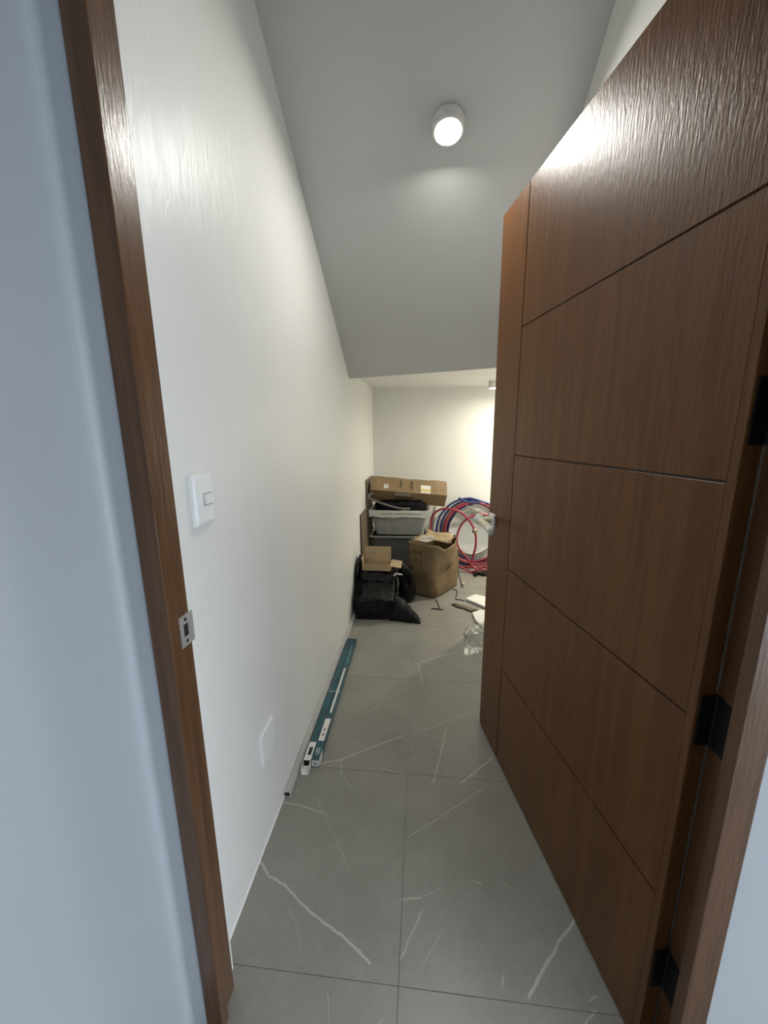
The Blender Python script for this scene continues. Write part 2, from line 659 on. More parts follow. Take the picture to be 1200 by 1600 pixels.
# upper inner skin of the door wall, up to the slope, and the narrow return beside the left jamb
st = MB()
st.box(WL - .02, -.466, .646, .676, 0, 3.05)
st.box(-.466, WR + .02, .646, .676, 2.14, 3.05)
tag(st.obj('wall_front_inner', M['paint']), 'narrow white return between the frame and the left store wall', 'wall', kind='structure')

# hall shell behind the camera: ceiling and side walls, unseen end wall and lintel added to steer the daylight
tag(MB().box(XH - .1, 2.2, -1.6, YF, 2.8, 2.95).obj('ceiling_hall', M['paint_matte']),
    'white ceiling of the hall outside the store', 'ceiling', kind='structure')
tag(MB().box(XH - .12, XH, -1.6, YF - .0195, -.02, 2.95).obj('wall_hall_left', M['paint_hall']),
    'broad pale blue-grey hall wall filling the left edge', 'wall', kind='structure')
tag(MB().box(1.5, 1.62, -1.6, YF, 1.48, 2.95).obj('wall_added_lintel', M['paint_hall']),  # unseen, set low so the tops of the hall walls stay darker
    'unseen lintel wall added over the right-hand hall opening to hold back daylight', 'wall', kind='structure')
tag(MB().box(XH - .12, 1.62, -1.72, -1.6, -.02, 2.95).obj('wall_added_end', M['paint_hall']),  # unseen, closes the back so daylight comes from the right
    'unseen end wall added behind the viewer to block daylight from there', 'wall', kind='structure')

# ------------------------------------------------------------------ door frame
fr = tag(empty('trim_1', (0, .6, 0)), 'brown varnished timber door frame with rebate around the doorway', 'door frame', kind='structure')


def at(o):
    """children are built in world coordinates, the parent only sits at its base"""
    o.matrix_parent_inverse = o.parent.matrix_world.inverted()
    return o


bpy.context.view_layer.update()
ZH = 2.095
left_poly = [(OX0, .571), (-.436, .571), (-.436, .596), (-.4475, .596), (-.4475, .645), (OX0, .645)]
right_poly = [(.503, .571), (OX1, .571), (OX1, .645), (.5165, .645), (.5165, .596), (.503, .596)]
jl = at(MB().prism(left_poly, 0, ZH + .04).obj('jamb', M['frame_wood'], fr, bevel=.002))
jr = at(MB().prism(right_poly, 0, ZH + .04).obj('jamb', M['frame_wood'], fr, bevel=.002))
hd = MB().box(-.436, .503, .571, .596, ZH - .012, ZH + .04).box(-.4475, .5165, .596, .645, ZH, ZH + .04)
at(hd.obj('header', M['frame_wood'], fr, bevel=.002))

# strike plate let into the left jamb
sp = MB()
X = -.4472
ring_out = [(.612, .937), (.652, .937), (.652, .999), (.612, .999)]
hole = [(.622, .956), (.636, .956), (.636, .981), (.622, .981)]
vs = [(X, y, z) for y, z in ring_out + hole] + [(X + .0016, y, z) for y, z in ring_out + hole]
fs = []
for i in range(4):
    j = (i + 1) % 4
    fs += [(8 + i, 8 + j, 12 + j, 12 + i), (i, 4 + i, 4 + j, j), (i, j, 8 + j, 8 + i), (4 + i, 12 + i, 12 + j, 4 + j)]
sp.add(vs, fs)
spo = sp.obj('strike_plate', M['steel'], jl)
part_label(spo, 'steel strike plate with two screw holes')
spc = [MB().box(X + .0002, X + .0008, .6225, .6355, .9565, .9805).obj('latch_hole', M['hole'], jl)]
lip = MB().box(X - .0075, X + .0003, .6455, .6525, .945, .992)
spc.append(lip.obj('strike_lip', M['steel'], jl, bevel=.001))
for z in (.946, .990):
    mt = Matrix.Translation((X + .0014, .629, z)) @ Matrix.Rotation(math.pi / 2, 4, 'Y')
    spc.append(MB().lathe([(.0036, 0), (.0036, .0006)], 12, mt).obj('screw_hole', M['hole'], jl))

# ------------------------------------------------------------------ door
DA = math.atan2(.9776, -.2107)
door = tag(empty('door_1', (.481, .637, 0), DA), 'brown wooden door standing open with five grooved panels and black hinges', 'door', kind='structure')
DW, DT, Z0, Z1 = .969, .034, .008, 2.085
SX = .771            # vertical groove
FT = .004            # face thickness
MB().box(.0005, DW - .0005, -DT, -FT, Z0, Z1).obj('core', M['door_wood'], door, bevel=.001)
MB().box(.004, DW - .004, -FT - .0003, -FT + .0006, Z0 + .004, Z1 - .004).obj('groove_back', M['groove'], door)
gw = .0022
MB().box(SX + gw, DW, -FT, 0, Z0, Z1).obj('stile', M['door_wood'], door, bevel=.0007, seg=1)
MB().box(0, .0155, -FT, 0, Z0, Z1).obj('edge_band', M['door_wood'], door, bevel=.0007, seg=1)
zs = [Z0, .415, .833, 1.252, 1.668, Z1]
for k in range(5):
    a = zs[k] + (gw if k else 0)
    b = zs[k + 1] - (gw if k < 4 else 0)
    o = MB().box(.0157, SX - gw, -FT, 0, a, b).obj('panel', M['door_wood'], door, bevel=.0009, seg=1)
# hinges: a leaf on the door edge, a leaf on the jamb, knuckle between them
for zc in (.235, .83, 1.36, 1.88):
    hg = MB().box(-.0022, .0002, -.0335, -.006, zc - .05, zc + .05).obj('hinge', M['black_metal'], door, bevel=.0006, seg=1)
    kn = MB().tube([(-.004, -.037, zc - .05), (-.004, -.037, zc + .05)], .0055, 12).obj('knuckle', M['black_metal'], hg, smooth=False)
    # the jamb leaf is square to the jamb, so it is turned back by the door angle
    ca, sa = math.cos(-DA), math.sin(-DA)

    def loc(wx, wy):
        dx, dy = wx - .481, wy - .637
        return (dx * ca - dy * sa, dx * sa + dy * ca)
    poly = [loc(*p) for p in ((.5143, .600), (.5163, .600), (.5163, .644), (.5143, .644))]
    MB().prism(poly, zc - .05, zc + .05).obj('jamb_leaf', M['black_metal'], hg)

# lever handle, still wrapped in masking tape and film
hx, hz = .925, .985
hd = MB().box(hx - .026, hx + .026, 0, .010, hz - .026, hz + .026).obj('lever_handle', M['wrap'], door, bevel=.003)
part_label(hd, 'lever handle wrapped in cream masking tape')
MB().tube([(hx, .009, hz), (hx, .030, hz), (hx, .052, hz)], [.013, .012, .014], 12).obj('neck', M['masking'], hd, smooth=True)


def crumple(path, r, amp, seed, n=14):
    b = MB().tube(path, r, n)
    out = []
    for p in b.v:
        q = Vector(p)
        d = noise.noise_vector(q * 55 + Vector((seed, 0, 0))) * amp
        out.append(tuple(q + d))
    b.v = out
    return b


lev = spline([(hx + .012, .055, hz + .002), (hx - .01, .057, hz), (hx - .06, .058, hz - .002), (hx - .12, .057, hz - .014)], 8)
crumple(lev, [.014] * 4 + [.013] * (len(lev) - 4), .004, 3).obj('lever', M['masking'], hd, smooth=True)
crumple([(hx - .095, .057, hz - .009), (hx - .11, .057, hz - .012), (hx - .128, .057, hz - .015)], .0145, .003, 9).obj('end_wrap', M['wrap'], hd, smooth=True)
crumple([(hx + .025, .05, hz + .012), (hx + .008, .058, hz + .006), (hx - .008, .066, hz - .004)], [.014, .018, .012], .008, 5).obj('film_wad', M['wrap'], hd, smooth=True)


def strip(u, v):
    p = Vector((hx + .03 + .075 * u, .045 + .03 * u + .004 * math.sin(9 * u), hz + .018 + .014 * u + .022 * (v - .5)))
    return tuple(p + noise.noise_vector(p * 40) * .004)


MB().grid(strip, 12, 4).obj('loose_tape', M['masking'], hd, smooth=True, solid=.0006)

# ------------------------------------------------------------------ switch and outlet plates on the left wall
sw = tag(empty('light_switch', (WL, .812, 1.189)), 'white raised light switch plate with one rocker on the left wall', 'light switch')


def yz_plate(parent, name, y, z, w, hgt, x0, x1, mat, bevel=.002, inset=0.0):
    b = MB()
    i = inset
    vs = [(x0, y - w / 2, z - hgt / 2), (x0, y + w / 2, z - hgt / 2), (x0, y + w / 2, z + hgt / 2), (x0, y - w / 2, z + hgt / 2),
          (x1, y - w / 2 + i, z - hgt / 2 + i), (x1, y + w / 2 - i, z - hgt / 2 + i), (x1, y + w / 2 - i, z + hgt / 2 - i), (x1, y - w / 2 + i, z + hgt / 2 - i)]
    b.add(vs, [(0, 3, 2, 1), (4, 5, 6, 7), (0, 1, 5, 4), (1, 2, 6, 5), (2, 3, 7, 6), (3, 0, 4, 7)])
    return b.obj(name, mat, parent, bevel=bevel)


yz_plate(sw, 'back_plate', 0, 0, .078, .120, 0, .007, M['white_plastic'], .002)
yz_plate(sw, 'cover', 0.001, 0, .076, .118, .0065, .014, M['white_plastic'], .0025, .007)
yz_plate(sw, 'rocker_gap', .010, 0, .034, .028, .0135, .0146, M['greyink'], 0, 0)
yz_plate(sw, 'rocker', .010, .0005, .030, .024, .0135, .0200, M['white_plastic'], .001, .001)

ot = tag(empty('socket_plate', (WL, 1.040, .338)), 'flat white blank socket plate low on the left wall', 'socket plate')
op = yz_plate(ot, 'plate', 0, 0, .098, .112, 0, .0085, M['white_plastic'], .0012, .0015)
for dy, dz in ((.020, .012), (.026, -.012), (.018, -.030)):
    mt = Matrix.Translation((.0083, dy, dz)) @ Matrix.Rotation(math.pi / 2, 4, 'Y')
    MB().lathe([(.0016, 0), (.0016, .0006)], 10, mt).obj('pin_hole', M['greyink'], op)


# ------------------------------------------------------------------ lamps
def downlight(name, label, loc, axis, radius, glow, hh=.03):
    root = tag(empty(name, loc), label, 'lamp')
    q = Vector(axis).normalized().to_track_quat('Z', 'Y').to_matrix().to_4x4()
    r = radius
    MB().lathe([(r * .98, 0), (r, hh * .2), (r, hh * .9), (r * .95, hh), (r * .86, hh), (r * .84, hh * .86), (.001, hh * .84)], 40, q).obj(
        'housing', M['lamp_body'], root, smooth=False)
    MB().lathe([(r * .835, hh * .86), (r * .83, hh * .93), (r * .5, hh * .96), (.001, hh * .97)], 40, q).obj('diffuser', glow, root, smooth=True)
    return root


downlight('ceiling_downlight', 'bright round downlight on the sloping ceiling, glowing cool white',
          (.076, 1.61, zslope(1.61) - .0005), (0, -.24, -.971), .055, M['main_glow'], .042)
downlight('surface_downlight', 'small round surface downlight on the low flat ceiling at the far end',
          (.606, 3.55, ZC - .0005), (0, 0, -1), .045, M['back_glow'], .06)
downlight('surface_downlight', 'unseen round fill lamp added on the low flat ceiling, behind the open door',
          (1.12, 3.42, ZC - .0005), (0, 0, -1), .045, M['fill_glow'], .06)  # added lamp, never seen, lifts the back wall and far floor

# ------------------------------------------------------------------ trunking and boxed tubes along the left wall
tr = tag(empty('cable_trunking', (-.4905, 1.143, 0)), 'long light grey plastic profile lying along the foot of the left wall', 'profile')
LT = 1.62
b = MB()
w, hh, t = .022, .018, .0016
b.box(-w / 2, w / 2, 0, LT, 0, t).box(-w / 2, -w / 2 + t, 0, LT, t, hh).box(w / 2 - t, w / 2, 0, LT, t, hh)
b.obj('channel', M['trunk'], tr)
b = MB()
b.box(-w / 2 - .0006, w / 2 - .006, .002, LT, hh, hh + .0016).box(w / 2 - .005, w / 2 + .0006, .002, LT, hh, hh + .0012)
b.obj('lid', M['trunk'], tr)
MB().box(-w / 2 + t, w / 2 - t, .004, .006, t, hh).obj('end_shade', M['hole'], tr)  # dark plate put in for the shade of the hollow end


def tube_carton(label, ox, oy, rz, length, open_end, strip_at, label_at):
    root = tag(empty('tube_carton', (ox, oy, 0), rz), label, 'box', 'teal lamp tube cartons by the left wall')
    s, hgt = .030, .032
    y0 = .030 if open_end else 0.0
    MB().box(-s / 2, s / 2, y0, length, 0.0005, hgt).obj('carton', M['teal'], root, bevel=.001, seg=1)
    body = root.children[0]
    # paler printed end sleeve
    if open_end:
        c = .0012
        e = MB()
        e.box(-s / 2, -s / 2 + c, -.035, .030, .0005, hgt).box(s / 2 - c, s / 2, -.035, .030, .0005, hgt)
        e.box(-s / 2, s / 2, -.020, .030, .0005, .0005 + c)
        e.obj('open_end', M['paper'], root)
        MB().box(-s / 2 + c, s / 2 - c, .006, .029, .002, hgt - .002).obj('inside_shade', M['hole'], root)  # dark block put in for the shade inside the open end
        MB().obox((0, -.018, .006), (s, .034, c), (math.radians(18), 0, 0)).obj('flap', M['paper'], root)
        MB().box(-s / 2, s / 2, .004, .098, hgt, hgt + .0008).obj('end_label', M['paper'], root)
        MB().box(-s / 2 + .009, s / 2 - .007, .030, .070, hgt + .0008, hgt + .0012).obj('label_print', M['ink'], root)
    else:
        MB().box(-s / 2 + .002, s / 2 - .002, -.0012, 0, .003, hgt - .002).obj('end_label', M['paper'], root)
        MB().box(-s / 2 + .008, s / 2 - .008, -.0016, -.0011, .008, hgt - .008).obj('label_print', M['greyink'], root)
        MB().box(s / 2, s / 2 + .0008, .0, .055, .002, hgt - .003).obj('side_label', M['paper'], root)
        text_mesh('lettering', 'LED', .022, M['paper'],
                  frame_matrix((.0005, .045, hgt + .0004), (0, 1, 0), (-1, 0, 0)), root)
    if label_at:
        MB().box(-s / 2 + .001, s / 2 - .003, label_at[0], label_at[1], hgt, hgt + .0006).obj('paper_label', M['paper'], root)
        lp = MB()
        for q in (.2, .42):
            yy = label_at[0] + (label_at[1] - label_at[0]) * q
            lp.box(-.006, .004, yy, yy + .018, hgt + .0006, hgt + .001)
        lp.obj('label_print', M['greyink'], root)
    if strip_at:
        MB().box(-.004, .0055, strip_at[0], strip_at[1], hgt, hgt + .0006).obj('tube_picture', M['teal_light' if False else 'paper'], root)
        for q in range(7):
            yy = strip_at[1] + .05 + q * .027
            MB().box(-.004, .003, yy, yy + .010, hgt, hgt + .0005).obj('printed_dot', M['teal_light'], root)
    MB().box(-s / 2 + .0015, s / 2 - .0015, length * .86, length * .99, hgt, hgt + .0004).obj('dark_print', M['teal_dark'], root)
    return root


tube_carton('teal lamp tube carton with its near end torn open, nearest the grey profile', -.4545, 1.275, .004, .95, True, None, None)
tube_carton('teal lamp tube carton lettered in white, closed, on the side away from the wall', -.4220, 1.283, .004, .94, False, (.27, .62), (.10, .23))
tie = spline([(-.482, 1.76, .024), (-.462, 1.70, .036), (-.44, 1.70, .0355), (-.418, 1.705, .0355), (-.412, 1.69, .036)], 8)
tag(MB().tube(tie, .0012, 6).obj('cable_tie', M['paper'], smooth=True), 'thin white plastic tie across the teal cartons', 'cable tie')


# ------------------------------------------------------------------ black bags
def blob(name, mat, parent, lo, hi, topfn=None, amp=.012, seed=0, nx=22, ny=22, nz_=16, power=5.0, freq=9):
    """closed, rounded, crumpled volume between two corners, resting on its base"""
    bm = bmesh.new()
    bmesh.ops.create_cube(bm, size=2)
    bmesh.ops.subdivide_edges(bm, edges=bm.edges[:], cuts=15, use_grid_fill=True)
    c = [(a + b_) / 2 for a, b_ in zip(lo, hi)]
    h = [(b_ - a) / 2 for a, b_ in zip(lo, hi)]
    for v in bm.verts:
        p = v.co.copy()
        L = (abs(p.x) ** power + abs(p.y) ** power + abs(p.z) ** power) ** (1 / power)
        p = p / L
        q = Vector((c[0] + p.x * h[0], c[1] + p.y * h[1], c[2] + p.z * h[2]))
        if topfn:
            tz = topfn(q.x, q.y)
            q.z = lo[2] + (q.z - lo[2]) * (tz - lo[2]) / (hi[2] - lo[2])
        s = Vector((seed * 3.1, seed * 1.7, seed))
        d = noise.noise_vector(q * freq + s)
        r = abs(noise.noise(q * freq * 1.9 + s)) - .25
        q = q + d * amp + (q - Vector(c)).normalized() * r * amp * 1.6
        q.x = max(lo[0], min(hi[0] + .01, q.x))
        q.z = max(lo[2], q.z)
        v.co = q
    me = bpy.data.meshes.new(name)
    bm.to_mesh(me)
    bm.free()
    for p in me.polygons:
        p.use_smooth = True
    me.materials.append(mat)
    o = bpy.data.objects.new(name, me)
    COL.objects.link(o)
    if parent:
        o.parent = parent
        at(o)
    s = o.modifiers.new('subsurf', 'SUBSURF')
    s.levels = s.render_levels = 1
    return o


bag = tag(empty('black_bag', (-.35, 2.6, 0)), 'glossy black plastic bag over a boxy load beside the left wall', 'bag')
bpy.context.view_layer.update()


def bagtop(x, y):
    t = min(max((y - 2.545) / .20, 0), 1)
    return .168 + (.300 - .168) * t


blob('bag_body', M['film'], bag, (-.482, 2.535, .001), (-.195, 2.93, .30), bagtop, .013, 1, power=14, freq=13)


def flap(u, v):
    x = -.225 + .222 * u
    y0 = 2.542 - .040 * u
    y1 = 2.78 - .20 * u
    y = y0 + (y1 - y0) * v
    ridge_z = .172 * (1 - u) ** .9 + .022
    z = ridge_z * min(1.0, 4.2 * v * (1 - v) + .05 * u) ** .8
    p = Vector((x, y, z))
    p = p + noise.noise_vector(p * 24) * .010 * (.3 + min(z * 20, 1))
    return (p.x, p.y, max(p.z, .002))


at(MB().grid(flap, 22, 22).obj('bag_flap', M['film'], bag, smooth=True, solid=.0012))
blob('bag_neck', M['film'], bag, (-.498, 2.66, .02), (-.455, 2.90, .405), lambda x, y: .36 + .05 * (y - 2.66) / .24, .014, 4, power=4)


def tail(u, v):
    p = Vector((-.478 + .05 * v, 2.545 + .03 * v - .01 * u, .165 + .085 * u + .02 * v))
    return tuple(p + noise.noise_vector(p * 30) * .006)


at(MB().grid(tail, 8, 6).obj('bag_fold', M['film'], bag, smooth=True, solid=.001))


def ridge(u, v):
    x = -.45 + .26 * u
    y = 2.66 + .06 * v
    z = .245 + .035 * math.sin(math.pi * v) + .05 * v + .012 * math.sin(u * 15)
    p = Vector((x, y, z))
    return tuple(p + noise.noise_vector(p * 26) * .010)


at(MB().grid(ridge, 24, 10).obj('bag_crease', M['film'], bag, smooth=True, solid=.001))

bag2 = blob('black_bag', M['film'], None, (-.185, 2.83, .001), (-.05, 2.95, .33), lambda x, y: .33 - .5 * (x + .185), .014, 8, power=4)
tag(bag2, 'small slumped black plastic bag standing between the boxy bag and the torn carton', 'bag')

# ------------------------------------------------------------------ small open carton on the bag
sc = tag(empty('open_carton', (-.338, 2.70, .318), math.radians(-2)), 'small open cardboard box lying on top of the black bag, lid up', 'box')
W_, D_, H_, t = .215, .11, .050, .003
b = MB()
b.box(-W_ / 2, W_ / 2, 0, D_, 0, t)
b.box(-W_ / 2, W_ / 2, 0, t, t, H_)
b.box(-W_ / 2, -W_ / 2 + t, t, D_, t, H_).box(W_ / 2 - t, W_ / 2, t, D_, t, H_).box(-W_ / 2, W_ / 2, D_ - t, D_, t, H_)
b.obj('tray', M['card_light'], sc, bevel=.0008, seg=1)
MB().obox((-.002, D_ + .006, H_ + .052), (W_ * .94, t, .105), (math.radians(-8), 0, 0)).obj('lid_flap', M['card_light'], sc)
MB().obox((W_ / 2 + .040, .045, H_ - .004), (.082, .075, t), (math.radians(25), math.radians(8), 0)).obj('side_flap', M['card_light'], sc)
MB().obox((-W_ / 2 - .004, .06, H_ + .022), (t, .085, .045), (0, math.radians(-12), 0)).obj('side_flap', M['card_light'], sc)
foil = [(-.20, 2.66, .296), (-.185, 2.675, .312), (-.165, 2.69, .300), (-.145, 2.70, .292)]
tag(crumple(spline(foil, 4), .006, .006, 2).obj('tape_scrap', M['foil'], smooth=True), 'crumpled silvery tape scrap on the black bag', 'tape')

# ------------------------------------------------------------------ storage tubs
def tub(label, x0, x1, y0, y1, z0, z1, mat, rim_mat, rim_h, wavy=0.0):
    root = tag(empty('storage_tub', ((x0 + x1) / 2, (y0 + y1) / 2, z0)), label, 'tub')
    cx, cy = (x0 + x1) / 2, (y0 + y1) / 2
    ta = .055
    th = .003
    b = MB()

    def ring(ix, z):
        r = .03
        pts = []
        hx_, hy_ = (x1 - x0) / 2 - ix, (y1 - y0) / 2 - ix
        for sx, sy, a0 in ((1, 1, 0), (-1, 1, 90), (-1, -1, 180), (1, -1, 270)):
            for k in range(5):
                a = math.radians(a0 + 22.5 * k)
                pts.append((sx * (hx_ - r) + r * math.cos(a), sy * (hy_ - r) + r * math.sin(a), z - z0))
        return pts
    rings = [ring(ta, z0), ring(ta * .35, z1 - .02), ring(ta * .3, z1 - .004), ring(ta * .3 + th, z1 - .004), ring(ta * .35 + th, z1 - .02), ring(ta + th, z0 + th)]
    n = 20
    vs = [p for r_ in rings for p in r_]
    fs = [(i * n + k, i * n + (k + 1) % n, (i + 1) * n + (k + 1) % n, (i + 1) * n + k) for i in range(5) for k in range(n)]
    fs += [tuple(range(n))[::-1], tuple(range(5 * n, 6 * n))]
    b.add(vs, fs)
    b.obj('tub_body', mat, root, smooth=False)
    # rim: a skirt around the top, its lower edge scalloped
    b = MB()
    N = 48
    hx_, hy_ = (x1 - x0) / 2, (y1 - y0) / 2
    loop = []
    for k in range(N):
        loop.append((-hx_ + 2 * hx_ * k / N, -hy_))
    for k in range(N):
        loop.append((hx_, -hy_ + 2 * hy_ * k / N))
    for k in range(N):
        loop.append((hx_ - 2 * hx_ * k / N, hy_))
    for k in range(N):
        loop.append((-hx_, hy_ - 2 * hy_ * k / N))
    nn = len(loop)
    vs = []
    for x, y in loop:
        s = wavy * math.sin(x * 20) * .5 + wavy * .4 * math.sin(x * 47)
        sc_ = 1 - .012 / hx_
        zt = z1 - z0
        vs += [(x, y, zt - rim_h + (s if abs(y) >= hy_ - 1e-6 else 0)), (x, y, zt + s * .2), (x * .955, y * .955, zt + s * .2), (x * .955, y * .955, zt - rim_h * .4)]
    fs = []
    for i in range(nn):
        j = (i + 1) % nn
        for k in range(4):
            k2 = (k + 1) % 4
            fs.append((i * 4 + k, j * 4 + k, j * 4 + k2, i * 4 + k2))
    b.add(vs, fs)
    rim = b.obj('rim', rim_mat, root)
    return root, rim


tub('dark grey plastic storage tub standing on the floor under the pale one', -.474, .052, 3.34, 3.70, .001, .413, M['tub_dark'], M['tub'], .016)
MB()
t2, rim2 = tub('grey translucent storage tub with a white rim, stacked on the dark tub', -.476, .070, 3.335, 3.705, .416, .650, M['tub'], M['rim'], .062, .008)
# embossed lettering strip on the white rim (unreadable small print)
b = MB()
rr = random.Random(3)
x = -.16
while x < .20:
    wd = rr.uniform(.006, .016)
    if rr.random() > .14:
        b.box(x, x + wd, -.1862, -.1848, .198, .208 + rr.uniform(0, .004))
    x += wd + .004
b.obj('small_print', M['greyink'], rim2)

heap = blob('black_bag', M['film'], None, (-.440, 3.395, .57), (.030, 3.66, .735), None, .016, 12, power=4)
tag(heap, 'bundled black plastic bag stuffed into the pale tub, under the long box', 'bag')

# long tilted carton on top
RX, RY = math.radians(41), math.radians(4.6)
lc = tag(empty('long_carton', (-.128, 3.50, .800)), 'long taped cardboard box tilted on top of the stacked tubs', 'box')
lc.rotation_euler = (RX, RY, math.radians(3))
LX, LS, LH = .685, .170, .160
b = MB()
nseg = 14
vs, fs = [], []
for i in range(nseg + 1):
    x = -LX / 2 + LX * i / nseg
    sag = .0018 * math.sin(i * 1.7) + .002 * math.sin(i * .6)
    for y, z in ((-LS / 2, -LH / 2), (LS / 2, -LH / 2), (LS / 2, LH / 2), (-LS / 2, LH / 2)):
        vs.append((x, y + sag * .6, z + (sag if z > 0 else -sag * .5)))
for i in range(nseg):
    for k in range(4):
        fs.append((i * 4 + k, i * 4 + (k + 1) % 4, (i + 1) * 4 + (k + 1) % 4, (i + 1) * 4 + k))
fs += [(0, 1, 2, 3), (nseg * 4, nseg * 4 + 3, nseg * 4 + 2, nseg * 4 + 1)]
b.add(vs, fs)
b.obj('carton_body', M['card'], lc, bevel=.002, seg=1)
# the face turned up to the room is +Z, the one turned down is -Y
ZT = LH / 2 + .0036
MB().box(-.225, -.185, -.055, -.005, ZT, ZT + .0006).obj('small_sticker', M['paper'], lc)
mk = MB()
for x, y in ((-.217, -.02), (-.203, -.02), (-.203, -.04)):
    mk.box(x, x + .008, y, y + .011, ZT + .0006, ZT + .001)
mk.obj('sticker_print', M['ink'], lc)
MB().box(.105, .195, -.032, .012, ZT, ZT + .0006).obj('label_top', M['paper'], lc)
lb = MB().box(.105, .195, -.080, -.032, ZT, ZT + .0006).obj('label_bottom', M['yellow'], lc)
MB().box(.105, .195, -.080, -.064, ZT + .0006, ZT + .001).obj('label_edge', M['paper'], lc)
mk = MB()
for cx_ in (-.085, .015):
    mk = MB()
    for q in range(4):
        mk.box(cx_, cx_ + .02, -.035 + q * .024, -.026 + q * .024, ZT, ZT + .0005)
    mk.obj('stamped_marks', M['ink'], lc)
MB().box(-.12, .02, -LS / 2 - .0085, -LS / 2 - .008, .040, .0745).obj('tape_glint', M['foil'], lc)  # silvery strip put on as a glint of tape
mk = MB()
for q in range(7):
    mk.box(-.11 + q * .022, -.098 + q * .022, -LS / 2 - .0065, -LS / 2 - .006, .0, .028 - .008 * (q % 2))
mk.obj('smudged_print', M['ink'], lc)
MB().obox((LX / 2 - .03, -.02, ZT + .0004), (.10, .0035, .0006), (0, 0, math.radians(42))).obj('corner_crease', M['card_dark'], lc)

# grey conduit loop lying over the tub
pth = spline([(-.445, 3.36, .802), (-.466, 3.34, .793), (-.469, 3.325, .765), (-.395, 3.32, .732), (-.268, 3.325, .690), (-.172, 3.35, .666), (-.11, 3.39, .660)], 8)
tag(MB().tube(pth, .009, 8).obj('grey_conduit', M['greytube'], smooth=True), 'short grey flexible conduit drooping over the white tub rim', 'conduit')

# boards leaning between the stack and the left wall
def board(label, x0, x1, y0, y1, z1, mat, lean):
    b = MB()
    vs = [(x1, y0, 0.001), (x1, y1, .001), (x0 + .001, y1, z1), (x0 + .001, y0, z1)]
    th = .006
    vs2 = [(x + th, y, z) for x, y, z in vs]
    b.add(vs + vs2, [(0, 1, 2, 3), (4, 7, 6, 5), (0, 4, 5, 1), (1, 5, 6, 2), (2, 6, 7, 3), (3, 7, 4, 0)])
    return tag(b.obj('cardboard_sheet', mat), label, 'cardboard')


board('tall brown cardboard sheet leaning on the left wall behind the long box', -.499, -.486, 3.34, 3.72, .92, M['card_dark'], .01)
board('shorter grey-brown cardboard sheet leaning on the left wall beside the tubs', -.499, -.486, 3.0, 3.30, .68, M['card_dark'], .01)

# ------------------------------------------------------------------ torn carton
ct = tag(empty('torn_carton', (.105, 3.1, 0)), 'bulging torn open cardboard box on the floor beside the black bags', 'box')
bpy.context.view_layer.update()
base = [(-.112, 3.055), (.0, 2.985), (.108, 2.948), (.22, 3.09), (.318, 3.262), (.22, 3.31), (.12, 3.32), (-.02, 3.19)]
loop = spline([(x, y, 0) for x, y in base], 6, True)
N = len(loop)
cx_, cy_ = sum(p.x for p in loop) / N, sum(p.y for p in loop) / N
HT = .445
rows = 16


def ctp(i, v, inset):
    p = loop[i % N]
    ang = 2 * math.pi * i / N
    top = HT + .022 * math.sin(ang * 2 + .6) + .012 * math.sin(ang * 5) + .016 * noise.noise(Vector((math.cos(ang) * 4, math.sin(ang) * 4, 2.0)))
    bul = 1 + .045 * math.sin(math.pi * v) - .04 * v
    # the upper corner over the near edge is pushed in, the mouth is rounded
    x = cx_ + (p.x - cx_) * bul * inset
    y = cy_ + (p.y - cy_) * bul * inset
    r = Vector((x - cx_, y - cy_, 0))
    tgt = .205 * inset
    k = v ** 2 * .55
    r = r * (1 - k) + r.normalized() * tgt * k
    q = Vector((cx_ + r.x, cy_ + r.y, .001 + top * v))
    if v > 0:
        d = noise.noise_vector(q * 9) * .014 + noise.noise_vector(q * 26) * .005
        q = q + d
    return (q.x, q.y, max(q.z, .001))


b = MB()
vs, fs = [], []
for j in range(rows + 1):
    for i in range(N):
        vs.append(ctp(i, j / rows, 1))
for j in range(rows, -1, -1):
    for i in range(N):
        x, y, z = ctp(i, j / rows, 1)
        d = Vector((x - cx_, y - cy_, 0)).normalized() * .006
        vs.append((x - d.x, y - d.y, max(z, .006)))
R2 = 2 * (rows + 1)
for j in range(R2 - 1):
    for i in range(N):
        fs.append((j * N + i, j * N + (i + 1) % N, (j + 1) * N + (i + 1) % N, (j + 1) * N + i))
fs += [tuple(range(N))[::-1], tuple(range((R2 - 1) * N, R2 * N))]
b.add(vs, fs)
carton_wall = at(b.obj('carton_wall', M['card_shaded'], ct, smooth=True))


def foldin(c, du, dv, su, sv, seed, amp=.016):
    def fn(u, v):
        p = Vector(c) + Vector(du) * (u - .5) * su + Vector(dv) * v * sv
        return tuple(p + noise.noise_vector(p * 14 + Vector((seed, 0, 0))) * amp)
    return fn


at(MB().grid(foldin((-.04, 3.14, .462), (.55, .8, .1), (.55, -.2, -.35), .24, .12, 1), 10, 6).obj('flap', M['card'], ct, smooth=True, solid=.003))
at(MB().grid(foldin((.15, 3.27, .475), (.95, -.3, -.1), (-.1, -.8, -.5), .24, .11, 4), 10, 6).obj('flap', M['card_light'], ct, smooth=True, solid=.003))
at(MB().grid(foldin((.27, 3.17, .46), (.25, .8, 0), (-.6, -.1, -.5), .17, .06, 6), 8, 5).obj('flap', M['card_light'], ct, smooth=True, solid=.003))
wp = tag(MB().grid(foldin((.02, 3.02, .468), (.9, .1, .12), (-.1, .9, -.05), .17, .17, 9, .026), 12, 10).obj('wrapping_paper', M['foil'], smooth=True, solid=.001),
         'crumpled silvery wrapping paper sticking out of the torn carton', 'paper')


